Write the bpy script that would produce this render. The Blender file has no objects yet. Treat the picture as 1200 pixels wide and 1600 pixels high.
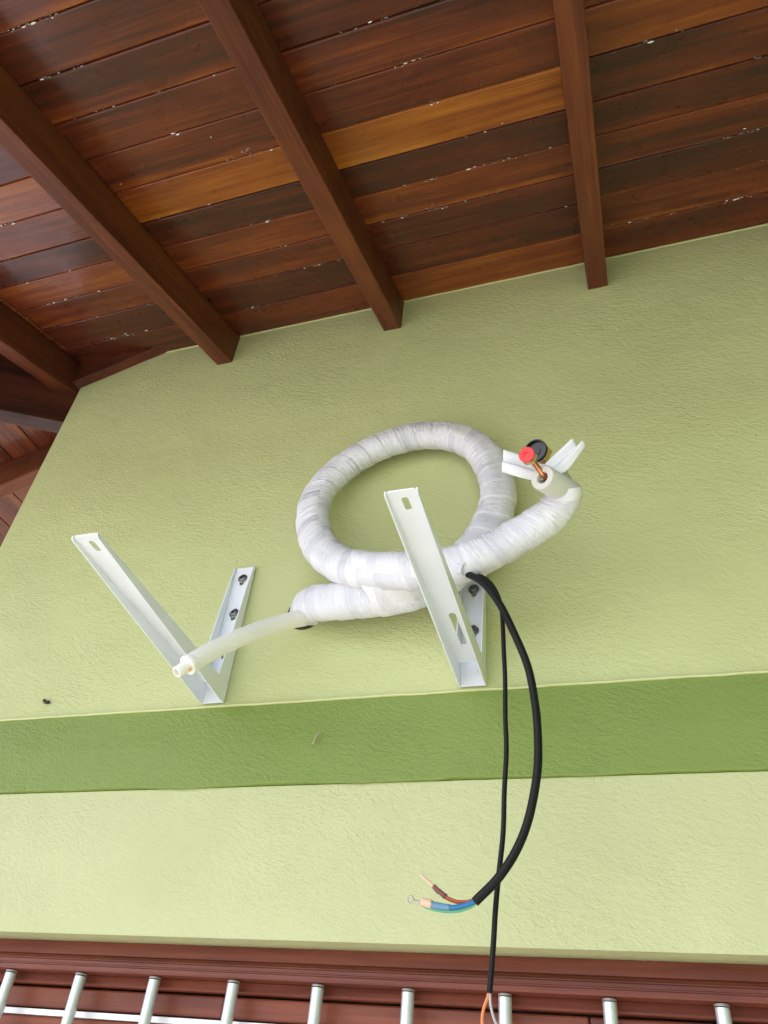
import bpy, bmesh, math, random
from mathutils import Vector, Matrix, noise
random.seed(7)
S = bpy.context.scene
COL = S.collection

# ------------------------------------------------------------------ camera, sky, sun, exposure
cam_d = bpy.data.cameras.new('camera'); cam = bpy.data.objects.new('camera', cam_d); COL.objects.link(cam)
cam_d.sensor_fit = 'VERTICAL'; cam_d.sensor_height = 36.0; cam_d.lens = 36.0 * 1204 / 1600
S.cycles.max_bounces = 7; S.cycles.diffuse_bounces = 4; S.cycles.glossy_bounces = 3
cam_d.clip_start = 0.01; cam_d.clip_end = 2000
cr = Vector((0.951, 0.296, 0.085)); cd = Vector((-0.128, 0.629, -0.767)); cf = Vector((-0.281, 0.718, 0.637))
cf.normalize(); cr = (cr - cf * cr.dot(cf)).normalized(); cu = cr.cross(cf)
m = Matrix((cr, cu, -cf)).transposed().to_4x4()
m.translation = (0, -1.4, 1.9)
cam.matrix_world = m
S.camera = cam

SUN_AZ = Vector((-0.70, -0.70)).normalized(); SUN_EL = math.radians(53)
W = bpy.data.worlds.new('World'); S.world = W; W.use_nodes = True
nt = W.node_tree; bg = nt.nodes['Background']
sky = nt.nodes.new('ShaderNodeTexSky'); sky.sky_type = 'NISHITA'; sky.sun_disc = False
sky.sun_elevation = SUN_EL; sky.sun_rotation = math.atan2(SUN_AZ.x, SUN_AZ.y)
sky.air_density = 1.0; sky.dust_density = 3.0; sky.ozone_density = 1.0
nt.links.new(sky.outputs[0], bg.inputs[0]); bg.inputs[1].default_value = 0.12
sd = bpy.data.lights.new('sun', 'SUN'); sd.energy = 1.5; sd.angle = math.radians(24); sd.color = (1, 0.97, 0.93)
sun = bpy.data.objects.new('sun', sd); COL.objects.link(sun)
sv = Vector((SUN_AZ.x * math.cos(SUN_EL), SUN_AZ.y * math.cos(SUN_EL), math.sin(SUN_EL)))
sun.rotation_euler = sv.to_track_quat('Z', 'Y').to_euler(); sun.location = (-3, -5, 6)
S.view_settings.view_transform = 'Standard'; S.view_settings.look = 'None'
S.view_settings.exposure = 1.69; S.view_settings.gamma = 1.0; S.view_settings.use_curve_mapping = False

# ------------------------------------------------------------------ helpers
def link(o, parent=None):
    COL.objects.link(o)
    if parent is not None:
        o.parent = parent
        o.matrix_parent_inverse = Matrix.Translation(-top_loc(parent))
    return o
def top_loc(o):
    return o.location.copy() if o.type == 'EMPTY' else Vector((0, 0, 0))
def tag(o, label=None, cat=None, group=None, kind=None):
    if label: o['label'] = label
    if cat: o['category'] = cat
    if group: o['group'] = group
    if kind: o['kind'] = kind
    return o
def empty(name, loc, label, cat, group=None):
    o = bpy.data.objects.new(name, None); COL.objects.link(o); o.location = loc; o.empty_display_size = .05
    return tag(o, label, cat, group)
def mesh_obj(name, verts, faces, mat, parent=None, smooth=False, uvs=None, M=None):
    me = bpy.data.meshes.new(name); me.from_pydata([tuple(v) for v in verts], [], faces); me.update()
    if uvs:
        ul = me.uv_layers.new(name='UVMap')
        for l in me.loops: ul.data[l.index].uv = uvs[l.vertex_index]
    if smooth:
        for p in me.polygons: p.use_smooth = True
    if mat: me.materials.append(mat)
    o = bpy.data.objects.new(name, me)
    if M is not None: o.matrix_basis = M
    return link(o, parent)
def bm_obj(name, bm, mat, parent=None, smooth=False, M=None):
    bmesh.ops.recalc_face_normals(bm, faces=bm.faces)
    me = bpy.data.meshes.new(name); bm.to_mesh(me); bm.free()
    if smooth:
        for p in me.polygons: p.use_smooth = True
    if mat: me.materials.append(mat)
    o = bpy.data.objects.new(name, me)
    if M is not None: o.matrix_basis = M
    return link(o, parent)
def box_bm(x0, x1, y0, y1, z0, z1, bevel=0.0, seg=2, skew0=0.0, skew1=0.0, bm=None):
    """box; skew0/skew1 shift the x of the y1 side at the x0/x1 end"""
    own = bm is None
    bm = bm or bmesh.new()
    vs = []
    for (x, y, z) in ((x0, y0, z0), (x1, y0, z0), (x1 + skew1, y1, z0), (x0 + skew0, y1, z0),
                      (x0, y0, z1), (x1, y0, z1), (x1 + skew1, y1, z1), (x0 + skew0, y1, z1)):
        vs.append(bm.verts.new((x, y, z)))
    fs = [bm.faces.new([vs[i] for i in q]) for q in ((3, 2, 1, 0), (4, 5, 6, 7), (0, 1, 5, 4), (1, 2, 6, 5), (2, 3, 7, 6), (3, 0, 4, 7))]
    if bevel > 0:
        es = list({e for f in fs for e in f.edges})
        bmesh.ops.bevel(bm, geom=es, offset=bevel, segments=seg, affect='EDGES', profile=.5)
    return bm
def catmull(P, n):
    P = [Vector(p) for p in P]; Q = [P[0] * 2 - P[1]] + P + [P[-1] * 2 - P[-2]]; out = []
    for i in range(1, len(Q) - 2):
        a, b, c, d = Q[i - 1:i + 3]
        for k in range(n):
            t = k / n
            out.append(.5 * ((2 * b) + (c - a) * t + (2 * a - 5 * b + 4 * c - d) * t * t + (3 * b - a - 3 * c + d) * t ** 3))
    out.append(P[-1]); return out
def resample(P, step):
    L = [0]
    for i in range(1, len(P)): L.append(L[-1] + (P[i] - P[i - 1]).length)
    n = max(2, int(L[-1] / step)); out = []; j = 0
    for k in range(n + 1):
        s = L[-1] * k / n
        while j < len(L) - 2 and L[j + 1] < s: j += 1
        t = (s - L[j]) / max(1e-9, L[j + 1] - L[j]); out.append(P[j].lerp(P[j + 1], min(1, max(0, t))))
    return out, L[-1] / n
def frames(P, up=Vector((0, -1, 0))):
    T = []
    for i in range(len(P)):
        T.append((P[min(i + 1, len(P) - 1)] - P[max(i - 1, 0)]).normalized())
    n = (up - T[0] * up.dot(T[0]))
    if n.length < 1e-3: n = Vector((1, 0, 0)) - T[0] * T[0].x
    n.normalize(); F = []
    for t in T:
        n = (n - t * n.dot(t)).normalized(); F.append((t, n, t.cross(n)))
    return F
def wobble(P, amp, f=9.0):
    Q = catmull(P, 5)
    return [p + Vector(noise.noise_vector(p * f)) * amp * min(1, i / 6) * min(1, (len(Q) - 1 - i) / 6) for i, p in enumerate(Q)]
def tube(name, P, rad, mat, parent=None, step=.004, seg=14, n=12, cap=True, sect=None, closed_pts=False):
    """swept tube; rad may be fn(s,theta)->radius"""
    P2, ds = resample(P if closed_pts else catmull(P, n), step); F = frames(P2)
    V, Fc, uv = [], [], []
    for i, p in enumerate(P2):
        t, a, b = F[i]; s = i * ds
        for k in range(seg + 1):
            th = 2 * math.pi * k / seg
            r = rad(s, th) if callable(rad) else rad
            V.append(p + a * (math.cos(th) * r) + b * (math.sin(th) * r)); uv.append((s, k / seg))
    R = seg + 1
    for i in range(len(P2) - 1):
        for k in range(seg):
            Fc.append((i * R + k, i * R + k + 1, (i + 1) * R + k + 1, (i + 1) * R + k))
    if cap:
        Fc.append(tuple(reversed(range(seg)))); q = (len(P2) - 1) * R; Fc.append(tuple(q + k for k in range(seg)))
    o = mesh_obj(name, V, Fc, mat, parent, True, uv)
    return o
def lathe(name, A, B, prof, mat, parent=None, seg=24, smooth=True, phase=0.0):
    """revolve profile [(s along A->B in metres, r)] ; closed rings, ends capped if r>0"""
    A = Vector(A); d = (Vector(B) - A).normalized()
    a = d.cross(Vector((0.13, .3, 1))).normalized(); b = d.cross(a)
    V, Fc = [], []
    for s, r in prof:
        for k in range(seg):
            th = 2 * math.pi * (k + phase) / seg; V.append(A + d * s + a * (r * math.cos(th)) + b * (r * math.sin(th)))
    for i in range(len(prof) - 1):
        for k in range(seg):
            k2 = (k + 1) % seg; Fc.append((i * seg + k, i * seg + k2, (i + 1) * seg + k2, (i + 1) * seg + k))
    Fc.append(tuple(reversed(range(seg)))); q = (len(prof) - 1) * seg; Fc.append(tuple(q + k for k in range(seg)))
    me = mesh_obj(name, V, Fc, mat, parent)
    bm = bmesh.new(); bm.from_mesh(me.data); bmesh.ops.recalc_face_normals(bm, faces=bm.faces); bm.to_mesh(me.data); bm.free()
    if smooth:
        for p in me.data.polygons: p.use_smooth = len(p.vertices) < 5
        try: me.data.set_sharp_from_angle(angle=math.radians(40))
        except Exception: pass
    return me
def prism(name, prof, x0, x1, mat, parent, jit=0.0, step=.02, freq=9.0, jidx=(), smooth=False):
    """sweep a closed (y,z) profile along x, with the z of profile points in jidx jittered"""
    n = max(1, int((x1 - x0) / step)); V, F = [], []; k = len(prof)
    for i in range(n + 1):
        x = x0 + (x1 - x0) * i / n
        for j, (y, z) in enumerate(prof):
            dz = 0
            if jit and j in jidx:
                dz = jit * (noise.noise(Vector((x * freq, 3.1, 0))) + .6 * noise.noise(Vector((x * freq * 4, 7.7, 0))))
            V.append((x, y, z + dz))
    for i in range(n):
        for j in range(k):
            j2 = (j + 1) % k; F.append((i * k + j, i * k + j2, (i + 1) * k + j2, (i + 1) * k + j))
    F.append(tuple(reversed(range(k)))); F.append(tuple(n * k + j for j in range(k)))
    o = mesh_obj(name, V, F, mat, parent)
    bm = bmesh.new(); bm.from_mesh(o.data); bmesh.ops.recalc_face_normals(bm, faces=bm.faces); bm.to_mesh(o.data); bm.free()
    return o

# ------------------------------------------------------------------ materials
def mat(name):
    m_ = bpy.data.materials.new(name); m_.use_nodes = True
    t = m_.node_tree; return m_, t, t.nodes['Principled BSDF']
def N(t, typ, **kw):
    n_ = t.nodes.new(typ)
    for k, v in kw.items():
        if k in n_.inputs.keys(): n_.inputs[k].default_value = v
        else: setattr(n_, k, v)
    return n_
def ramp(t, fac, stops):
    r = t.nodes.new('ShaderNodeValToRGB'); e = r.color_ramp.elements
    while len(e) < len(stops): e.new(.5)
    for q, (p, c) in zip(e, stops): q.position = p; q.color = (*c, 1) if len(c) == 3 else c
    t.links.new(fac, r.inputs[0]); return r.outputs[0]
def math_(t, op, a, b=None, c=None, clamp=False):
    n_ = t.nodes.new('ShaderNodeMath'); n_.operation = op; n_.use_clamp = clamp
    for i, v in enumerate((a, b, c)):
        if v is None: continue
        if isinstance(v, (int, float)): n_.inputs[i].default_value = v
        else: t.links.new(v, n_.inputs[i])
    return n_.outputs[0]
def mapping(t, vec, scale=(1, 1, 1), rot=(0, 0, 0), loc=None):
    mp = t.nodes.new('ShaderNodeMapping'); mp.inputs['Scale'].default_value = scale; mp.inputs['Rotation'].default_value = rot
    t.links.new(vec, mp.inputs['Vector'])
    if loc is not None: t.links.new(loc, mp.inputs['Location'])
    return mp.outputs[0]
def nz(t, vec, scale=1, detail=3, rough=.5, dist=0):
    n_ = t.nodes.new('ShaderNodeTexNoise'); n_.inputs['Scale'].default_value = scale; n_.inputs['Detail'].default_value = detail
    n_.inputs['Roughness'].default_value = rough; n_.inputs['Distortion'].default_value = dist
    t.links.new(vec, n_.inputs['Vector']); return n_.outputs['Fac']
def mixc(t, fac, a, b, mode='MIX'):
    n_ = t.nodes.new('ShaderNodeMix'); n_.data_type = 'RGBA'; n_.blend_type = mode
    for i, v in ((0, fac), (6, a), (7, b)):
        if isinstance(v, (int, float)): n_.inputs[i].default_value = v
        elif isinstance(v, tuple): n_.inputs[i].default_value = (*v, 1)
        else: t.links.new(v, n_.inputs[i])
    return n_.outputs[2]
def bump(t, bsdf, h, strength, dist, prev=None):
    b = t.nodes.new('ShaderNodeBump'); b.inputs['Strength'].default_value = strength; b.inputs['Distance'].default_value = dist
    t.links.new(h, b.inputs['Height'])
    if prev is not None: t.links.new(prev, b.inputs['Normal'])
    t.links.new(b.outputs[0], bsdf.inputs['Normal']); return b.outputs[0]

def plaster(name, col, col2, rough=.55, amp=.0035):
    m_, t, b = mat(name); tc = t.nodes.new('ShaderNodeTexCoord').outputs['Object']
    big = nz(t, mapping(t, tc, (1, 1, 1.3)), 1.7, 4, .55)
    c = mixc(t, ramp(t, big, [(.35, (0, 0, 0)), (.68, (1, 1, 1))]), tuple(x * .95 for x in col), col2)
    # sparse grime specks
    sp = nz(t, tc, 38, 2, .5)
    c = mixc(t, math_(t, 'MULTIPLY', ramp(t, sp, [(.76, (0, 0, 0)), (.79, (1, 1, 1))]), .55), c, tuple(x * .35 for x in col))
    t.links.new(c, b.inputs['Base Color']); b.inputs['Roughness'].default_value = rough
    b.inputs['Specular IOR Level'].default_value = .35
    # rolled stipple: short ridges leaning in swirls
    wv = t.nodes.new('ShaderNodeTexNoise'); wv.inputs['Scale'].default_value = 5.0; wv.inputs['Detail'].default_value = 1.5; t.links.new(tc, wv.inputs['Vector'])
    sc = t.nodes.new('ShaderNodeVectorMath'); sc.operation = 'MULTIPLY_ADD'; t.links.new(wv.outputs['Color'], sc.inputs[0]); sc.inputs[1].default_value = (.07, .07, .07); t.links.new(tc, sc.inputs[2])
    rot = mapping(t, sc.outputs[0], (1, 1, 1), (0, math.radians(-18), 0))
    st = nz(t, mapping(t, rot, (66, 80, 120)), 1, 2.5, .65)
    st2 = nz(t, mapping(t, tc, (190, 170, 230)), 1, 1, .6)
    area = ramp(t, nz(t, tc, 2.6, 2), [(.32, (.35, .35, .35)), (.68, (1, 1, 1))])
    h = math_(t, 'MULTIPLY_ADD', st2, .4, st)
    h = math_(t, 'MULTIPLY', h, area)
    lump = nz(t, tc, 8, 2, .5)
    n1 = bump(t, b, lump, .6, .009)
    bump(t, b, h, .95, amp * 1.0, n1)
    return m_
M_wall_up = plaster('paint_light_green', (.505, .535, .245), (.535, .565, .265))
M_wall_lo = plaster('paint_pale_green', (.495, .515, .265), (.525, .545, .29))
M_band = plaster('paint_leaf_green', (.190, .260, .054), (.210, .282, .061), .5)
M_lip, t, b = mat('paint_lip'); b.inputs['Base Color'].default_value = (.55, .58, .27, 1); b.inputs['Roughness'].default_value = .5

def wood(name, stops, rough=.33, coat=.5, glint_dust=.0, spec=.5, lump=1.0, edge=None):
    m_, t, b = mat(name); tcn = t.nodes.new('ShaderNodeTexCoord'); tc = tcn.outputs['Object']
    oi = t.nodes.new('ShaderNodeObjectInfo'); at = t.nodes.new('ShaderNodeAttribute'); at.attribute_type = 'OBJECT'; at.attribute_name = 'tone'
    off = t.nodes.new('ShaderNodeCombineXYZ')
    for i in range(3): t.links.new(math_(t, 'MULTIPLY', oi.outputs['Random'], (31, 17, 53)[i]), off.inputs[i])
    v = t.nodes.new('ShaderNodeVectorMath'); v.operation = 'ADD'; t.links.new(tc, v.inputs[0]); t.links.new(off.outputs[0], v.inputs[1]); v = v.outputs[0]
    g1 = nz(t, mapping(t, v, (2.0, 60, 60)), 1, 4, .65, .25)
    g2 = nz(t, mapping(t, v, (5, 170, 170)), 1, 2, .6)
    big = nz(t, mapping(t, v, (1.3, 8, 8)), 1, 3, .55, .8)
    blot = nz(t, v, 9, 3, .5)
    f = math_(t, 'ADD', at.outputs['Fac'], math_(t, 'MULTIPLY', math_(t, 'SUBTRACT', g1, .5), .62))
    f = math_(t, 'ADD', f, math_(t, 'MULTIPLY', math_(t, 'SUBTRACT', big, .5), .75))
    f = math_(t, 'ADD', f, math_(t, 'MULTIPLY', math_(t, 'SUBTRACT', g2, .5), .40))
    f = math_(t, 'ADD', f, math_(t, 'MULTIPLY', math_(t, 'SUBTRACT', blot, .5), .16), clamp=True)
    if edge:
        # paler sapwood left along one edge of some pieces
        sp_ = t.nodes.new('ShaderNodeSeparateXYZ'); t.links.new(tc, sp_.inputs[0])
        d_ = math_(t, 'MULTIPLY_ADD', sp_.outputs[1], edge[0], edge[1])
        d_ = math_(t, 'ADD', d_, math_(t, 'MULTIPLY', math_(t, 'SUBTRACT', nz(t, mapping(t, v, (3.5, 22, 22)), 1, 3), .5), 2.6), clamp=True)
        pick = math_(t, 'GREATER_THAN', math_(t, 'FRACT', math_(t, 'MULTIPLY', oi.outputs['Random'], 7.3)), .42)
        f = math_(t, 'ADD', f, math_(t, 'MULTIPLY', math_(t, 'MULTIPLY', d_, pick), .26), clamp=True)
    c = ramp(t, f, stops)
    if glint_dust:
        # pale clustered flecks, painted as varnish glints and dust
        d1 = nz(t, v, 5.5, 2); d2 = nz(t, v, 95, 3, .7)
        k = math_(t, 'MULTIPLY', ramp(t, d1, [(.56, (0, 0, 0)), (.70, (1, 1, 1))]), ramp(t, d2, [(.63, (0, 0, 0)), (.70, (1, 1, 1))]))
        c = mixc(t, math_(t, 'MULTIPLY', k, glint_dust), c, (.42, .40, .40))
    t.links.new(c, b.inputs['Base Color'])
    rr = ramp(t, nz(t, v, 14, 3), [(.3, (rough - .08,) * 3), (.75, (rough + .12,) * 3)])
    t.links.new(rr, b.inputs['Roughness']); b.inputs['Specular IOR Level'].default_value = spec
    b.inputs['Coat Weight'].default_value = coat; b.inputs['Coat Roughness'].default_value = .16
    n1 = bump(t, b, nz(t, mapping(t, v, (7, 16, 16)), 1, 3, .5), .35 * lump, .004)
    bump(t, b, math_(t, 'ADD', g1, math_(t, 'MULTIPLY', g2, .5)), .35, .0012, n1)
    return m_
ROOF_STOPS = [(0, (.034, .012, .008)), (.18, (.058, .015, .008)), (.36, (.108, .022, .009)), (.52, (.175, .038, .010)), (.72, (.28, .080, .011)), (1, (.44, .155, .022))]
M_board = wood('varnished_board', ROOF_STOPS, .31, .22, .0, .32, 1.0, (-38.0, .72))
M_raft = wood('varnished_rafter', [(0, (.03, .011, .008)), (.35, (.096, .025, .012)), (.6, (.16, .046, .016)), (1, (.28, .10, .024))], .48, .05, 0, .22, 1.0, (60.0, -1.1))
M_frame = wood('varnished_window_wood', [(0, (.06, .014, .009)), (.4, (.165, .040, .022)), (.65, (.24, .062, .030)), (1, (.34, .10, .045))], .45, .1, 0, .3)

def simple(name, col, rough=.5, metal=0, spec=.5, **kw):
    m_, t, b = mat(name); b.inputs['Base Color'].default_value = (*col, 1); b.inputs['Roughness'].default_value = rough
    b.inputs['Metallic'].default_value = metal; b.inputs['Specular IOR Level'].default_value = spec
    tc = t.nodes.new('ShaderNodeTexCoord').outputs['Object']
    v = nz(t, tc, kw.get('ns', 40), 3)
    c = mixc(t, math_(t, 'MULTIPLY', ramp(t, v, [(.4, (0, 0, 0)), (.75, (1, 1, 1))]), kw.get('var', .25)), col, tuple(x * .6 for x in col))
    t.links.new(c, b.inputs['Base Color'])
    if kw.get('bump'): bump(t, b, nz(t, tc, kw.get('bs', 60), 3), .4, kw['bump'])
    return m_, t, b
M_steel, _, _ = simple('white_powder_coat', (.80, .83, .875), .30, 0, .5, var=.13, ns=11, bump=.0006, bs=14)
M_bolt, _, _ = simple('zinc_bolt', (.22, .22, .225), .30, 1)
M_rubber, _, _ = simple('black_cable_sheath', (.007, .007, .007), .5, 0, .22, ns=90, bump=.0006)
M_dark, _, _ = simple('dark_hole_sleeve', (.035, .018, .013), .7)
M_copper, _, _ = simple('copper_pipe', (.72, .30, .16), .28, 1, var=.3)
M_brass, _, _ = simple('brass_nut', (.62, .42, .17), .24, 1, var=.3)
M_red, _, _ = simple('red_plastic', (.80, .035, .035), .35, var=.05)
M_black, _, _ = simple('black_plastic', (.006, .006, .006), .2, var=.05)
M_foam, _, _ = simple('foam_insulation', (.62, .61, .56), .75, 0, .25, var=.12, bump=.0006, bs=200)
M_blue, _, _ = simple('blue_wire', (.015, .17, .42), .4, var=.1)
M_brown, _, _ = simple('orange_brown_wire', (.42, .095, .035), .42, var=.1)
M_green, _, _ = simple('green_wire', (.12, .42, .26), .42, var=.1)
M_orange, _, _ = simple('orange_wire', (.72, .23, .08), .42, var=.1)
M_grey, _, _ = simple('grey_wire', (.42, .42, .42), .42, var=.1)
M_crimp, _, _ = simple('peach_crimp', (.75, .50, .36), .4, var=.1)
M_sleeve, _, _ = simple('blue_sleeve', (.13, .27, .42), .35, var=.2)
M_sleeve2, _, _ = simple('brown_sleeve', (.20, .07, .06), .35, var=.4, ns=140)
M_tin, _, _ = simple('tinned_terminal', (.66, .62, .56), .3, 1)
M_alu, _, _ = simple('aluminium_bar', (.68, .71, .76), .32, .55, var=.2, ns=70, bump=.0004, bs=50)
M_strip, _, _ = simple('white_metal_strip', (.86, .86, .88), .25, .15, var=.05)
M_bar_reflection, _, _ = simple('painted_bar_reflection', (.34, .29, .27), .5, .3)
M_spot, _, _ = simple('white_glint_dust', (.75, .74, .74), .5, var=.1)
M_drip, _, _ = simple('varnish_drip', (.10, .085, .08), .08, 0, 1.0, var=.3)
M_ground, _, _ = simple('paving', (.60, .59, .57), .8, ns=3, var=.3)

# vinyl tape: helical laps and tight wrinkles, UV = (metres along, turns around)
M_tape, t, b = mat('white_vinyl_tape')
uv = t.nodes.new('ShaderNodeTexCoord').outputs['UV']; sx = t.nodes.new('ShaderNodeSeparateXYZ'); t.links.new(uv, sx.inputs[0])
hel = math_(t, 'ADD', sx.outputs[0], math_(t, 'MULTIPLY', sx.outputs[1], -.050))
lap = math_(t, 'FRACT', math_(t, 'DIVIDE', hel, .050))
ang = math_(t, 'MULTIPLY', sx.outputs[1], 2 * math.pi)
cx = t.nodes.new('ShaderNodeCombineXYZ')
t.links.new(math_(t, 'MULTIPLY', hel, 190), cx.inputs[0]); t.links.new(math_(t, 'MULTIPLY', math_(t, 'COSINE', ang), 1.6), cx.inputs[1]); t.links.new(math_(t, 'MULTIPLY', math_(t, 'SINE', ang), 1.6), cx.inputs[2])
wr = nz(t, cx.outputs[0], 1, 3, .6, .6)
tco = t.nodes.new('ShaderNodeTexCoord').outputs['Object']
area = ramp(t, nz(t, tco, 11, 2), [(.36, (.08,) * 3), (.60, (1,) * 3)])
wr = math_(t, 'MULTIPLY', wr, area)
wn = t.nodes.new('ShaderNodeTexWhiteNoise'); wn.noise_dimensions = '1D'
t.links.new(math_(t, 'FLOOR', math_(t, 'DIVIDE', math_(t, 'ADD', hel, math_(t, 'MULTIPLY', nz(t, tco, 9, 2), .012)), .0250)), wn.inputs['W'])
lb = math_(t, 'MULTIPLY', math_(t, 'POWER', wn.outputs['Value'], 1.6), math_(t, 'ADD', nz(t, tco, 6, 2), .25))
c = mixc(t, math_(t, 'MULTIPLY', lb, .95), (.77, .765, .79), (.52, .515, .575))
t.links.new(c, b.inputs['Base Color']); b.inputs['Roughness'].default_value = .42; b.inputs['Specular IOR Level'].default_value = .45
bump(t, b, wr, 1.0, .005)
M_tail, t, b = mat('loose_tape'); b.inputs['Base Color'].default_value = (.74, .74, .76, 1); b.inputs['Roughness'].default_value = .42
bump(t, b, nz(t, t.nodes.new('ShaderNodeTexCoord').outputs['Object'], 60, 2), .3, .002)
M_hose, t, b = mat('translucent_hose'); b.inputs['Base Color'].default_value = (.88, .865, .80, 1); b.inputs['Roughness'].default_value = .38; b.inputs['Subsurface Weight'].default_value = .2; b.inputs['Subsurface Radius'].default_value = (.012, .011, .008); b.inputs['Subsurface Scale'].default_value = 1.0
b.inputs['Transmission Weight'].default_value = .0

# ------------------------------------------------------------------ setting: ground
gnd = mesh_obj('ground', [(-400, -400, 0), (400, -400, 0), (400, 400, 0), (-400, 400, 0)], [(0, 1, 2, 3)], M_ground); tag(gnd, kind='structure')

# ------------------------------------------------------------------ house wall
XC, Z0 = -1.78, 4.046
TH = math.radians(19.6); TC, TS, TT = math.cos(TH), math.sin(TH), math.tan(TH)
XR = 3.2
wall = empty('house_wall', (XC, 0, 0), 'rough plastered light green house wall with a darker green stripe', 'wall')
def part_box(name, x0, x1, y0, y1, z0, z1, m_, parent, bevel=0, seg=2):
    return bm_obj(name, box_bm(x0, x1, y0, y1, z0, z1, bevel, seg), m_, parent)
part_box('upper_plaster', XC, XR, 0, .18, 2.631, 4.16, M_wall_up, wall, .004)
o = prism('painted_stripe', [(-.001, 2.6305), (.18, 2.6305), (.18, 2.449), (.004, 2.449), (-.005, 2.4492), (-.0068, 2.4500), (-.0075, 2.4518), (-.0072, 2.466), (-.006, 2.54)], XC + .001, XR, M_band, wall, .0045, .012, 5, (4, 5, 6))
tag(o, 'dark leaf green painted stripe across the wall')
o = prism('plaster_lip', [(.01, 2.6335), (-.0035, 2.6335), (-.0055, 2.6315), (-.0045, 2.6285), (.01, 2.628)], XC, XR, M_lip, wall, .0016, .015, 11, (2, 3))
prism('paint_bead', [(.01, 4.050), (-.002, 4.047), (-.0032, 4.0435), (-.002, 4.0410), (.01, 4.040)], -1.46, XR, M_lip, wall, .0012, .02, 12, (2, 3))
# lower wall, cut round the window
WX0, WX1, WZ0, WZ1 = -1.52, 1.9, .95, 2.172
bm = bmesh.new()
box_bm(XC, WX0, 0, .18, 0, 2.448, bm=bm); box_bm(WX1, XR, 0, .18, 0, 2.448, bm=bm); box_bm(WX0, WX1, 0, .18, WZ1, 2.448, bm=bm); box_bm(WX0, WX1, 0, .18, 0, WZ0, bm=bm)
bm_obj('lower_plaster', bm, M_wall_lo, wall)
part_box('side_plaster', XC + .0005, XC + .18, .181, 4, 0, 4.16, M_wall_up, wall)
lathe('pipe_sleeve', (-.716, .03, 2.860), (-.716, -1, 2.860), [(0, .047), (.033, .047), (.036, .045), (.036, .038), (.02, .037)], M_dark, wall, 28)
part_box('added_shade_wall', 1.75, 1.93, -4.0, -.001, 0, 4.3, M_band, wall)  # added unseen wall, blocks light coming from the right
# a chip and a dry cocoon stuck to the wall
def fleck(name, pts, r, m_):
    return tube(name, pts, lambda s, th: r * (.75 + .5 * noise.noise(Vector((s * 300, th, r * 900)))), m_, None, .0015, 7, 5)
o = fleck('dry_cocoon', [(-.628, -.014, 2.553), (-.633, -.017, 2.545), (-.637, -.017, 2.537), (-.641, -.012, 2.528)], .0028, simple('cocoon', (.42, .37, .24), .8)[0])
tag(o, 'tiny pale curled cocoon stuck on the dark green stripe', 'cocoon')
o = fleck('dead_leaf', [(-1.378, -.004, 2.676), (-1.372, -.006, 2.672), (-1.366, -.006, 2.668), (-1.362, -.003, 2.672)], .005, simple('leaf_bit', (.05, .045, .02), .8)[0])
tag(o, 'small dark scrap clinging to the wall above the stripe at far left', 'scrap')

# ------------------------------------------------------------------ roof underside
roof = empty('timber_roof', (XC, 0, Z0), 'overhanging roof underside of dark varnished boards on sloping rafters', 'roof')
FF = Matrix(((1, 0, 0, 0), (0, -TC, TS, 0), (0, -TS, -TC, Z0), (0, 0, 0, 1)))           # front plane: x along wall, y outward, z down
FL = Matrix(((0, -TC, TS, XC), (-1, 0, 0, 0), (0, -TS, -TC, Z0), (0, 0, 0, 1)))          # left plane
EAVE = 1.25
rows = [-.06, .127, .245, .350, .455, .553, .668, .780, .888, .995, 1.105, 1.18, EAVE]
raftx = [XC - .037, -1.185, -.588, .046, .65, 1.25, 1.85, 2.45, 3.05]
tones = {  # rows from the wall outward, read bay by bay
    0: [.30, .30, .34, .48, .16, .46, .62, .22, .34, .3],
    1: [.36, .32, .42, .50, .18, .60, .36, .34, .32, .30, .42, .3],
    2: [.58, .24, .27, .44, .12, .76, .28, .38, .24, .3, .3],
    3: [.40, .44, .10, .44, .22, .17, .55, .2, .36],
}
def roof_board(frame, x0, x1, r0, r1, tone, sk0=0., sk1=0.):
    dn = random.uniform(-.0015, .0015)
    l0, l1 = r0 / TC + .0011, r1 / TC - .0011
    bm = box_bm(0, x1 - x0, 0, l1 - l0, -.022, 0, .0042, 2, sk0, sk1)
    o = bm_obj('ceiling_board', bm, M_board, roof, M=frame @ Matrix.Translation((x0, l0, dn)) @ Matrix.Rotation(random.uniform(-.004, .004), 4, 'X'))
    o['tone'] = .37 + (tone - .37) * .80
    return o
for k in range(len(raftx)):
    a = raftx[k]; bnd = raftx[k + 1] if k + 1 < len(raftx) else XR
    tl = tones.get(k, [])
    off = 0
    for r in range(len(rows) - 1):
        tn = tl[r] if r < len(tl) else random.choice((.2, .28, .34, .38, .45, .6))
        j0 = random.uniform(-.004, .004) if 0 < r else 0
        x0, x1 = a + .001, bnd - .001
        if k == 0: x0 = XC - .03 if r == 0 else XC + .004
        roof_board(FF, x0, x1, rows[r], rows[r + 1], tn)
for r in range(1, len(rows) - 1):            # mitred ends left of the corner
    r0, r1 = rows[r] if r > 1 else 0.02, rows[r + 1]
    if r == 1: r0 = .127
    roof_board(FF, XC - r0 + .002, XC + .002, r0, r1, random.choice((.2, .3, .36, .5)), -(r1 - r0), 0)
rafty = [-.343, .257, .857, 1.457, 2.057]     # world y of the rafters on the left slope
lb = [(-.02, .34), (-.343, .0), (-.94, -.6)]
ycuts = [.257, .857, 1.457, 2.057, 3.0]
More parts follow.
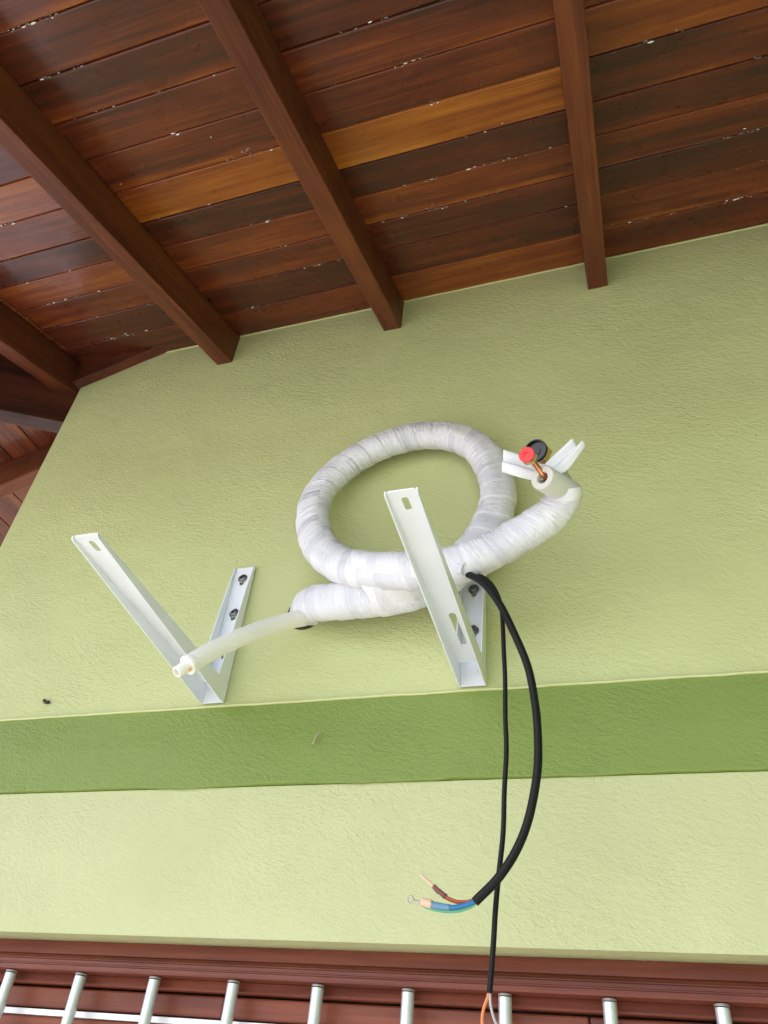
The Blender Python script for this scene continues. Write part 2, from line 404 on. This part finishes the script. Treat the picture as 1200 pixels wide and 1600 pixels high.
for r in range(len(rows) - 1):
    r0, r1 = max(rows[r], -.02), rows[r + 1]
    roof_board(FL, -.256, r0 - .002, r0, r1, random.choice((.3, .36, .42, .5, .45)), 0, (r1 - r0))
    for k in range(len(ycuts) - 1):
        roof_board(FL, -ycuts[k + 1] + .001, -ycuts[k] - .001, r0, r1, random.choice((.28, .36, .42, .5)))
def rafter(frame, xc, s0, s1, tone, depth=.133, w=.057):
    # long axis = outward, so grain follows it
    B = frame @ Matrix(((0, -1, 0, xc), (1, 0, 0, 0), (0, 0, 1, 0), (0, 0, 0, 1)))
    o = bm_obj('rafter', box_bm(s0, s1, -w / 2, w / 2, .0018, depth, .003, 2), M_raft, roof, M=B); o['tone'] = tone; return o
for i, x in enumerate(raftx):
    rafter(FF, x, -.05 if i else .03, EAVE / TC + .02, (.32, .48, .44, .47, .3, .4, .35, .3, .4)[i])
rafter(FF, -2.385, .62, EAVE / TC + .02, .3)
for i, y in enumerate(rafty):
    rafter(FL, -y, -.03 if y > 0 else .36, EAVE / TC + .02, (.3, .52, .3, .3, .3)[i])
# hip beam from the house corner outward on the diagonal
hd = Vector((-1, -1, -TT)).normalized(); hs = Vector((1, -1, 0)).normalized(); hn = hd.cross(hs)
if hn.z > 0: hs = -hs; hn = hd.cross(hs)
HB = Matrix.Identity(4)
for i in range(3): HB[i][0] = hd[i]; HB[i][1] = hs[i]; HB[i][2] = hn[i]
HB.translation = (XC - .004 - .024, -.004 + .024, Z0)
o = bm_obj('hip_beam', box_bm(.03, EAVE * 1.45, -.034, .034, .004, .282, .003), M_raft, roof, M=HB); o['tone'] = .16
# wedge that closes the corner above the plaster
V = [(XC - .01, -.001, 3.93), (-1.66, -.001, 3.972), (-1.55, -.001, 4.012), (-1.44, -.001, 4.046), (XC - .01, -.001, 4.05)]
V2 = [(x, -.036, z) for x, y, z in V]
o = mesh_obj('corner_wedge', V + V2, [(4, 3, 2, 1, 0), (5, 6, 7, 8, 9), (0, 1, 6, 5), (1, 2, 7, 6), (2, 3, 8, 7), (3, 4, 9, 8), (4, 0, 5, 9)], M_raft, roof); o['tone'] = .3
# covering sheet and fascia
def sheet(frame, pts, z0, z1, name, m_):
    n_ = len(pts); V = [(x, y, z0) for x, y in pts] + [(x, y, z1) for x, y in pts]
    return mesh_obj(name, V, [tuple(range(n_)), tuple(reversed(range(n_, 2 * n_)))] + [(i, n_ + i, n_ + (i + 1) % n_, (i + 1) % n_) for i in range(n_)], m_, roof, M=frame)
M_tile, _, _ = simple('clay_roof_covering', (.32, .12, .07), .8, ns=8)
e = EAVE
sheet(FF, [(XC + .40, -.5 / TC), (XR + .1, -.5 / TC), (XR + .1, (e + .03) / TC), (XC - e - .06, (e + .03) / TC)], -.04, -.027, 'roof_covering', M_tile)
sheet(FL, [(-4, -.5 / TC), (-.40, -.5 / TC), (e + .06, (e + .03) / TC), (-4, (e + .03) / TC)], -.058, -.043, 'roof_covering', M_tile)
o = part_box('fascia_board', XC - e - .05, XR, -e - .05, -e - .025, Z0 - e * TT - .06, Z0 - e * TT + .03, M_raft, roof, .003); o['tone'] = .35
o = part_box('fascia_board', XC - e - .05, XC - e - .025, -e - .02, 4, Z0 - e * TT - .06, Z0 - e * TT + .03, M_raft, roof, .003); o['tone'] = .35
# varnish runs, pale flecks painted as varnish glints along joints, scattered dust
def blobs(name, frame, items, m_):
    V, F = [], []
    for (x, y, z, sx_, sy_, sz_) in items:
        b0 = len(V); rr = random.uniform(0, 6)
        for i in range(6):
            a_ = rr + i * math.pi / 3; q = random.uniform(.6, 1.25); V.append((x + sx_ * math.cos(a_) * q, y + sy_ * math.sin(a_) * q, z))
        for i in range(6):
            a_ = rr + i * math.pi / 3; V.append((x + sx_ * .55 * math.cos(a_), y + sy_ * .55 * math.sin(a_), z + sz_ * random.uniform(.6, 1)))
        for i in range(6):
            j = (i + 1) % 6; F.append((b0 + i, b0 + j, b0 + 6 + j, b0 + 6 + i))
        F.append(tuple(b0 + 6 + i for i in range(6)))
    o = mesh_obj(name, V, F, m_, roof, True, M=frame); tag(o, kind='stuff'); return o
drips, glint_dust = [], []
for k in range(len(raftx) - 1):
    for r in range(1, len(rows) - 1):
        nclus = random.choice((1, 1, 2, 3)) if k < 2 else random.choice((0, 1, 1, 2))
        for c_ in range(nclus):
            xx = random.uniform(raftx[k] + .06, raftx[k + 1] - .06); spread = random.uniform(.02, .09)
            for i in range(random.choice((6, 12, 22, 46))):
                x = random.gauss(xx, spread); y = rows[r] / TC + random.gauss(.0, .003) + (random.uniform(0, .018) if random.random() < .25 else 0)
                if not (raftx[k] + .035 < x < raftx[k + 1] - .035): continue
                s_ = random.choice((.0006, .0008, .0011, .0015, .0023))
                (drips if random.random() < .74 else glint_dust).append((x, y, -.001, s_ * random.uniform(1, 4), s_, s_ * .7))
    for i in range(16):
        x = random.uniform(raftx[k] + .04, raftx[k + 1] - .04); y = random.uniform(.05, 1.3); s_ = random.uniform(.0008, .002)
        glint_dust.append((x, y, -.001, s_, s_, s_ * .4))
blobs('varnish_run', FF, drips, M_drip)
blobs('glint_dust_fleck', FF, glint_dust, M_spot)

# ------------------------------------------------------------------ barred window below the wall
win = empty('barred_window', (.19, .08, WZ0), 'reddish wooden shuttered window with upright round metal bars at bottom', 'window')
def wpart(name, prof, tone, m_=M_frame):
    o = prism(name, prof, WX0 + .001, WX1 - .001, m_, win); o['tone'] = tone; return o
wpart('head_casing', [(.066, 2.1715), (.14, 2.1715), (.14, 2.146), (.067, 2.146), (.0645, 2.1485)], .42)
wpart('head_moulding', [(.060, 2.1455), (.14, 2.1455), (.14, 2.1165), (.040, 2.1165), (.0385, 2.119), (.0395, 2.1245), (.044, 2.127), (.044, 2.1285), (.0475, 2.130), (.0485, 2.1355), (.053, 2.138), (.053, 2.1395), (.056, 2.1415)], .36)
wpart('head_fascia', [(.079, 2.116), (.14, 2.116), (.14, 2.099), (.080, 2.099), (.077, 2.102)], .40)
for x0, x1 in ((WX0 + .001, WX0 + .075), (WX1 - .075, WX1 - .001)):
    o = part_box('jamb', x0, x1, .05, .14, WZ0 + .041, 2.0985, M_frame, win, .003); o['tone'] = .4
o = part_box('sill', WX0 + .001, WX1 - .001, -.03, .14, WZ0 + .001, WZ0 + .04, M_frame, win, .004); o['tone'] = .4
zs = [2.0955, 2.0595, 1.94, 1.82, 1.70, 1.58, 1.46, 1.34, 1.22, 1.10, .995]
nb = 5; bw = (WX1 - WX0 - .152) / nb
for i in range(len(zs) - 1):
    z1 = zs[i] - (0 if i == 0 else .0015); z0 = zs[i + 1] + .0015
    if i == 1: z1 = 2.047
    for k in range(nb):
        x0 = WX0 + .076 + bw * k
        bm = box_bm(0, bw - .002, 0, .025, 0, z1 - z0, .0035)
        o = bm_obj('shutter_board', bm, M_frame, win, M=Matrix.Translation((x0, .0955 + random.uniform(0, .0012), z0))); o['tone'] = random.uniform(.42, .6)
o = bm_obj('metal_strip', box_bm(WX0 + .08, WX1 - .08, .089, .12, 2.0475, 2.0575, .001), M_strip, win)
box_bar = None
bx = -1.227 + .0
nbar = 0
o = part_box('backing_board', WX0 + .002, WX1 - .002, .128, .139, WZ0 + .042, 2.0985, M_frame, win); o['tone'] = .1
for k in range(-1, 19):
    x = -1.230 + .1615 * k
    if not (WX0 + .1 < x < WX1 - .1): continue
    xx = x * (1.455 / 1.43)
    if nbar == 0:
        me_bar = lathe('window_bar', (0, 0, 0), (0, 0, 1), [(0, .0108), (1.13, .0108)], M_alu, None, 20)
        me_refl = lathe('painted_bar_reflection', (0, 0, 0), (0, 0, 1), [(0, .0113), (.0035, .0113)], M_bar_reflection, None, 20)  # dark ring drawn in for the frame's reflection at each bar top
        db, dc = me_bar.data, me_refl.data
        bpy.data.objects.remove(me_bar); bpy.data.objects.remove(me_refl)
    ob = bpy.data.objects.new('window_bar', db); ob.location = (xx, .056, WZ0 + .03); link(ob, win)
    oc = bpy.data.objects.new('painted_bar_reflection', dc); oc.location = (xx, .056, 2.1115); COL.objects.link(oc); oc.parent = ob
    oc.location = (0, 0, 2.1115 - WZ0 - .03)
    nbar += 1

# ------------------------------------------------------------------ white steel brackets
def plate(outline, holes, axis_map, th, bm):
    """flat sheet with holes, thickness th along the third axis; axis_map(u,v,w)->xyz"""
    b2 = bmesh.new(); es = []
    for loop in [outline] + holes:
        vs = [b2.verts.new((u, v, 0)) for u, v in loop]
        es += [b2.edges.new((vs[i], vs[(i + 1) % len(vs)])) for i in range(len(vs))]
    bmesh.ops.triangle_fill(b2, use_beauty=True, edges=es)
    bmesh.ops.dissolve_limit(b2, angle_limit=.01, verts=b2.verts, edges=b2.edges)
    r = bmesh.ops.extrude_face_region(b2, geom=b2.faces[:])
    for v in r['geom']:
        if isinstance(v, bmesh.types.BMVert): v.co.z += th
    mp = {}
    for v in b2.verts: mp[v] = bm.verts.new(axis_map(*v.co))
    for f in b2.faces: bm.faces.new([mp[v] for v in f.verts])
    b2.free()
def slot(uc, v0, v1, r, n=8):
    L = []
    for i in range(n + 1): a = math.pi * i / n; L.append((uc + r * math.cos(a), v1 - r + r * math.sin(a)))
    for i in range(n + 1): a = math.pi + math.pi * i / n; L.append((uc + r * math.cos(a), v0 + r + r * math.sin(a)))
    return L
HW, TK, ZW, LA, HT = .0275, .0022, .045, .540, .373
def bracket(x, label):
    B = empty('wall_bracket', (x, 0, 2.6385), label, 'bracket', 'white steel brackets on the wall')
    Mx = Matrix.Translation((x, 0, 2.6385))
    # arm: web on top with slots, flanges hanging down and tapering to the tip
    bm = bmesh.new(); c_ = .006
    plate([(-HW, .024), (HW, .024), (HW, LA - c_), (HW - c_, LA), (-HW + c_, LA), (-HW, LA - c_)],
          [slot(.001, .492, .524, .0058), slot(.001, .088, .200, .0068)], lambda u, v, w: (u, -v, ZW + .022 * v / LA - w), TK, bm)
    for s in (-1, 1):
        plate([(.003, 0), (.030, 0), (LA - .007, ZW + .0135), (LA, ZW + .0165), (LA, ZW + .022), (.003, ZW)], [],
              lambda u, v, w, s=s: (s * (HW + .0002 - w), -u, v), TK, bm)
    bm_obj('arm', bm, M_steel, B, M=Mx)
    bm = bmesh.new()
    plate([(-HW + .0025, .0), (HW - .0025, .0), (HW - .0025, HT - .004), (HW - .006, HT), (-HW + .006, HT), (-HW + .0025, HT - .004)],
          [slot(0, .318, .352, .0062), slot(0, .215, .250, .0062), slot(0, .11, .145, .0062)], lambda u, v, w: (u, -.004 - w, v), TK, bm)
    for s in (-1, 1):
        plate([(.004, ZW + .0015), (.050, ZW + .0015), (.022, HT - .07), (.013, HT - .008), (.010, HT), (.004, HT)], [],
              lambda u, v, w, s=s: (s * (HW + .0002 - w), -u, v), TK, bm)
    bm_obj('wall_leg', bm, M_steel, B, M=Mx)
    for zz in (.338, .235, .128):
        A = Vector((x, -.0062, 2.6385 + zz)); out = A + Vector((0, -1, 0))
        bo = lathe('bolt', A, out, [(0, .0088), (.0040, .0088), (.0062, .0074), (.0068, .0062), (.0068, .0038), (.0035, .0036)], M_bolt, B, 22)
        lathe('washer', A, out, [(0, .0125), (.0014, .0125), (.0018, .0120)], M_bolt, bo, 26)
    return B
bracket(-.905, 'white steel angle bracket left of the coil, behind the pale drain hose')
bracket(-.3125, 'white steel angle bracket crossing in front of the coiled white pipe')

# ------------------------------------------------------------------ taped refrigerant pipe coil
coil = empty('pipe_coil', (-.5, -.05, 2.82), 'coil of pipe wrapped in wrinkled white tape hanging on the wall', 'pipe')
CP = [(-.735, .060, 2.880), (-.722, -.005, 2.862), (-.672, -.058, 2.842), (-.585, -.078, 2.828), (-.492, -.085, 2.822), (-.413, -.085, 2.835), (-.337, -.075, 2.884),
      (-.276, -.062, 2.979), (-.246, -.056, 3.104), (-.279, -.052, 3.236), (-.349, -.052, 3.311), (-.444, -.052, 3.342), (-.546, -.056, 3.326),
      (-.640, -.062, 3.269), (-.698, -.070, 3.183), (-.702, -.082, 3.084), (-.660, -.097, 2.974), (-.578, -.117, 2.892), (-.476, -.142, 2.848),
      (-.385, -.160, 2.826), (-.315, -.170, 2.824), (-.242, -.180, 2.840), (-.172, -.190, 2.868), (-.116, -.200, 2.899), (-.088, -.216, 2.921), (-.083, -.236, 2.938)]
def coil_section(s, th):
    a_ = th + .7
    c_ = abs(math.cos(a_)); sn = abs(math.sin(a_)); off, rr = .0095, .0318
    # support of a stadium (two pipes under one wrapping), softened
    r = (rr + off * c_ ** 1.6) * (1 - .15 * min(1, max(0, (s - 2.05) / .25)) - .16 * max(0, 1 - s / .16))
    hel_ = s - .050 * th / (2 * math.pi)
    fr = (hel_ / .050) % 1.0
    r += .0024 * (1 - fr) if fr > .05 else .0024 * fr / .05          # lapped edge
    ar = max(0.0, noise.noise(Vector((s * 13, math.cos(th) * .7, math.sin(th) * .7))) + .28)
    r += ar * .0024 * noise.noise(Vector((hel_ * 130, math.cos(th) * 1.1, math.sin(th) * 1.1)))
    r += ar * .0009 * noise.noise(Vector((hel_ * 260 + 9, math.cos(th) * 1.6, math.sin(th) * 1.6)))
    r += .0014 * noise.noise(Vector((s * 16, 5 + math.cos(th), math.sin(th))))
    return r
tube('tape_wrapping', CP, coil_section, M_tape, coil, .0021, 72, 16)
# stretched tape binding the two strands where they lie together
LOOP = [(-.578, -.117, 2.892), (-.476, -.142, 2.848), (-.385, -.160, 2.826), (-.315, -.170, 2.824)]
TAIL = [(-.585, -.078, 2.828), (-.492, -.085, 2.822), (-.413, -.085, 2.835), (-.337, -.075, 2.884)]
def lerp_x(L, x):
    for a_, b_ in zip(L, L[1:]):
        if x <= b_[0] or b_ is L[-1]:
            q = (x - a_[0]) / (b_[0] - a_[0]); return a_[1] + (b_[1] - a_[1]) * q, a_[2] + (b_[2] - a_[2]) * q
def bind_section(x0, x1, n_=44, seg=64, r0=.0415):
    V, F, uv_ = [], [], []
    for i in range(n_ + 1):
        t_ = i / n_
        for k in range(seg):
            th = 2 * math.pi * k / seg
            x = x0 + (x1 - x0) * t_ + .022 * math.cos(th + 1.0) * (1 - t_)
            (ya, za), (yb, zb) = lerp_x(LOOP, x), lerp_x(TAIL, x)
            c_, s_ = math.cos(th), math.sin(th); ym, zm = (ya + yb) / 2, (za + zb) / 2
            # boundary of the hull of two circles, along direction th from the middle
            hy, hz = (ya - yb) / 2, (za - zb) / 2; hl = math.hypot(hy, hz); uy, uz = hy / hl, hz / hl
            du = abs(c_ * uy + s_ * uz); dv = abs(-c_ * uz + s_ * uy)
            if dv * hl > r0 * du: rr = r0 / dv
            else:
                bq = du * hl; rr = bq + math.sqrt(max(0, bq * bq - hl * hl + r0 * r0))
            rr += .0022 * noise.noise(Vector((x * 46 + th * .5, c_ * 1.3, s_ * 1.3))) + .0010 * noise.noise(Vector((x * 150 + th, c_, s_)))
            V.append((x, ym + c_ * rr, zm + s_ * rr)); uv_.append((x, k / seg))
    for i in range(n_):
        for k in range(seg):
            k2 = (k + 1) % seg; F.append((i * seg + k, i * seg + k2, (i + 1) * seg + k2, (i + 1) * seg + k))
    return mesh_obj('tape_binding', V, F, M_tape, coil, True, uv_)
bind_section(-.530, -.345)
fl = tube('tape_flap', [(-.365, -.168, 2.838), (-.335, -.176, 2.822), (-.306, -.184, 2.806), (-.288, -.190, 2.795)],
          lambda s, th: .0215 - .09 * s + .0020 * noise.noise(Vector((s * 60 + th * .8, math.cos(th) * 2.2, math.sin(th) * 2.2))), M_tape, coil, .0025, 40, 10, cap=False)
sm = fl.modifiers.new('thickness', 'SOLIDIFY'); sm.thickness = .0015
# bare ends of the pipes
def foam(A, B_, ro, ri):
    L = (Vector(B_) - Vector(A)).length
    return lathe('foam_tube', A, B_, [(0, ro), (L - .003, ro), (L, ro - .002), (L, ri + .002), (L - .002, ri), (L - .05, ri * .98)], M_foam, coil, 40)
foam((-.072, -.205, 2.940), (-.118, -.298, 2.912), .0255, .0115)
foam((-.076, -.165, 2.952), (-.105, -.222, 2.992), .0265, .0125)
cp = tube('copper_pipe', [(-.090, -.245, 2.930), (-.112, -.285, 2.922), (-.123, -.305, 2.930), (-.134, -.328, 2.938), (-.140, -.338, 2.942)], .0058, M_copper, coil, .003, 14)
def nut(A, d, r, L, capm, capname, cr_, ringr):
    A = Vector(A); d = Vector(d).normalized()
    n_ = lathe('flare_nut', A, A + d, [(0, r * .72), (.004, r * .95), (.006, r), (L - .002, r), (L, r * .93)], M_brass, coil, 6, False)
    c1 = lathe(capname, A + d * (L - .001), A + d * L * 2, ringr, capm, n_, 32)
    return n_
nut((-.134, -.326, 2.938), (-.21, -.92, -.35), .0165, .020, M_red, 'red_plug', .0155, [(0, .0150), (.0035, .0155), (.0048, .0146), (.0048, .0095), (.0038, .0090), (.0038, .0052), (.0016, .0046), (.0016, .0005)])
tube('copper_pipe', [(-.094, -.205, 2.978), (-.108, -.228, 2.992), (-.116, -.243, 3.006), (-.122, -.256, 3.014)], .0085, M_copper, coil, .003, 16)
nut((-.121, -.248, 3.016), (-.28, -.90, -.30), .0255, .026, M_black, 'black_plug', .0245, [(0, .0240), (.007, .0245), (.0085, .0236), (.0085, .0212), (.0018, .0200), (.0014, .0150), (.0014, .0090), (.0030, .0084), (.0030, .001)])
# loose strip of tape tied round the ends
def wing(pts_top, pts_bot, n_=26, mrows=18, folds=2.5, amp=.006, ph=0.):
    A = [p for p in catmull(pts_top, 8)]; B_ = [p for p in catmull(pts_bot, 8)]
    A, _ = resample(A, 1); B_, _ = resample(B_, 1)
    A = catmull(pts_top, n_ // (len(pts_top) - 1)); B_ = catmull(pts_bot, n_ // (len(pts_bot) - 1))
    V, F = [], []; n2 = min(len(A), len(B_))
    for i in range(n2):
        for j in range(mrows + 1):
            v = j / mrows; p = A[i].lerp(B_[i], v)
            d = Vector((.15, -1, .25)).normalized()
            q = amp * math.sin(v * folds * 2 * math.pi + ph + .6 * math.sin(i * .2)) * (.45 + .8 * abs(i / n2 - .0))
            V.append(p + d * q)
    R = mrows + 1
    for i in range(n2 - 1):
        for j in range(mrows): F.append((i * R + j, i * R + j + 1, (i + 1) * R + j + 1, (i + 1) * R + j))
    o = mesh_obj('loose_tape', V, F, M_tail, coil, True)
    sm = o.modifiers.new('thickness', 'SOLIDIFY'); sm.thickness = .0012
    return o
wing([(-.098, -.258, 2.968), (-.132, -.276, 2.972), (-.164, -.288, 2.990), (-.190, -.295, 3.003)], [(-.100, -.280, 2.922), (-.138, -.292, 2.920), (-.168, -.300, 2.930), (-.194, -.300, 2.944)], folds=1.7, amp=.0075)
wing([(-.130, -.258, 2.966), (-.108, -.264, 2.980), (-.082, -.272, 2.998), (-.060, -.280, 3.014)], [(-.104, -.276, 2.936), (-.075, -.270, 2.950), (-.052, -.276, 2.973), (-.030, -.282, 2.998)], folds=1.5, amp=.006, ph=1.2)

# ------------------------------------------------------------------ drain hose
hose = empty('drain_hose', (-.69, -.04, 2.82), 'ribbed translucent plastic drain hose poking out below the coil', 'hose')
HP = [(-.700, .045, 2.860), (-.698, -.015, 2.838), (-.696, -.050, 2.812), (-.709, -.085, 2.785), (-.732, -.130, 2.744), (-.758, -.180, 2.693), (-.786, -.222, 2.643), (-.813, -.259, 2.590)]
tube('hose_pipe', HP, lambda s, th: .0182 + .00045 * math.cos(th * 34) + .0005 * noise.noise(Vector((s * 30, 0, 0))), M_hose, hose, .004, 170, 10)
d = (Vector((-.826, -.277, 2.562)) - Vector((-.806, -.249, 2.606))).normalized(); A = Vector((-.812, -.258, 2.591))
fit = lathe('end_fitting', A - d * .004, A + d, [(0, .0195), (.009, .0205), (.011, .0195), (.011, .0122)], M_hose, hose, 28)
lathe('nipple', A + d * .0065, A + d, [(0, .0125), (.026, .0112), (.028, .0100), (.028, .0082), (.010, .008)], M_hose, fit, 24)
lathe('orange_dot', A + d * .0068 + Vector((.010, -.003, -.010)), A + d * .1 + Vector((.010, -.003, -.010)), [(0, .0042), (.0022, .0036)], simple('orange_dab', (.85, .36, .14), .5)[0], fit, 12)  # small orange disc set on the end fitting
cuff = tube('tape_cuff', [(-.694, .0, 2.846), (-.692, -.028, 2.832), (-.695, -.048, 2.815), (-.702, -.066, 2.800)], lambda s, th: .0225 - .05 * s + .0022 * noise.noise(Vector((s * 160, math.cos(th) * 2, math.sin(th) * 2))), M_tape, hose, .002, 36, 10)

# ------------------------------------------------------------------ cables
thick = empty('power_cable', (-.30, -.15, 2.82), 'thick black cable curving down to three stripped coloured wires', 'cable')
TP = [(-.330, -.120, 2.846), (-.296, -.172, 2.802), (-.256, -.192, 2.760), (-.223, -.200, 2.704), (-.197, -.200, 2.640), (-.175, -.195, 2.570), (-.162, -.190, 2.499), (-.161, -.185, 2.445),
      (-.167, -.180, 2.383), (-.183, -.175, 2.324), (-.208, -.170, 2.269), (-.236, -.165, 2.231), (-.270, -.160, 2.200)]
tube('cable_sheath', wobble(TP, .0045), .0069, M_rubber, thick, .006, 18)
bw_ = tube('blue_wire', [(-.262, -.161, 2.206), (-.272, -.163, 2.199), (-.284, -.165, 2.194), (-.299, -.167, 2.1905), (-.311, -.168, 2.1905)], .0036, M_blue, thick, .003, 12)
tube('terminal_sleeve', [(-.306, -.1675, 2.190), (-.318, -.168, 2.191), (-.331, -.169, 2.1925), (-.338, -.170, 2.194)], lambda s, th: .0046 + s * .03, M_sleeve, bw_, .003, 12)
tube('crimp', [(-.334, -.1695, 2.1935), (-.344, -.171, 2.1955), (-.350, -.172, 2.197)], .0062, M_crimp, bw_, .003, 14)
rg = []
for i in range(25):
    a_ = 2 * math.pi * i / 24; rg.append(Vector((-.3665 + .0048 * math.cos(a_), -.1745, 2.1985 + .0048 * math.sin(a_))))
tube('ring_terminal', rg, .0012, M_tin, bw_, .0008, 8, closed_pts=True)
tube('terminal_neck', [(-.346, -.172, 2.1955), (-.356, -.1735, 2.196), (-.3625, -.1743, 2.1972)], .0016, M_tin, bw_, .002, 8)
br_ = tube('brown_wire', [(-.262, -.159, 2.207), (-.272, -.158, 2.203), (-.284, -.157, 2.2005), (-.298, -.157, 2.2005), (-.311, -.156, 2.2045), (-.319, -.156, 2.209)], .0030, M_brown, thick, .003, 12)
tube('terminal_sleeve', [(-.316, -.156, 2.2075), (-.326, -.1555, 2.2145), (-.336, -.155, 2.2225)], lambda s, th: .0040 + .0012 * noise.noise(Vector((s * 300, th, 0))), M_sleeve2, br_, .002, 12)
tube('stripped_end', [(-.334, -.155, 2.221), (-.346, -.155, 2.230), (-.359, -.155, 2.240)], lambda s, th: .0030 - s * .03, M_crimp, br_, .003, 10)
gw_ = tube('green_wire', [(-.264, -.160, 2.203), (-.274, -.160, 2.195), (-.290, -.161, 2.1885), (-.308, -.162, 2.186), (-.326, -.164, 2.187), (-.342, -.167, 2.190), (-.348, -.168, 2.193)], .0026, M_green, thick, .003, 10)
tube('fork_terminal', [(-.346, -.1678, 2.192), (-.353, -.169, 2.1935), (-.359, -.170, 2.196)], .0020, M_tin, gw_, .002, 8)
thin = empty('signal_cable', (-.30, -.13, 2.82), 'thin black cable hanging straight down in front of the window frame', 'cable')
NP = [(-.332, -.105, 2.850), (-.300, -.152, 2.812), (-.253, -.180, 2.778), (-.226, -.185, 2.727), (-.218, -.177, 2.657), (-.219, -.165, 2.564), (-.220, -.155, 2.461), (-.225, -.145, 2.366), (-.235, -.140, 2.268),
      (-.244, -.140, 2.169), (-.252, -.140, 2.086)]
tube('cable_sheath', wobble(NP, .0045), .0042, M_rubber, thin, .006, 14)
tube('orange_wire', [(-.252, -.140, 2.090), (-.255, -.140, 2.080), (-.2595, -.1405, 2.069), (-.262, -.142, 2.055), (-.260, -.142, 2.043), (-.250, -.142, 2.030)], .0022, M_orange, thin, .003, 10)
tube('grey_wire', [(-.251, -.140, 2.090), (-.251, -.140, 2.076), (-.248, -.139, 2.062), (-.243, -.138, 2.050), (-.236, -.138, 2.040), (-.231, -.138, 2.028)], .0020, M_grey, thin, .003, 10)
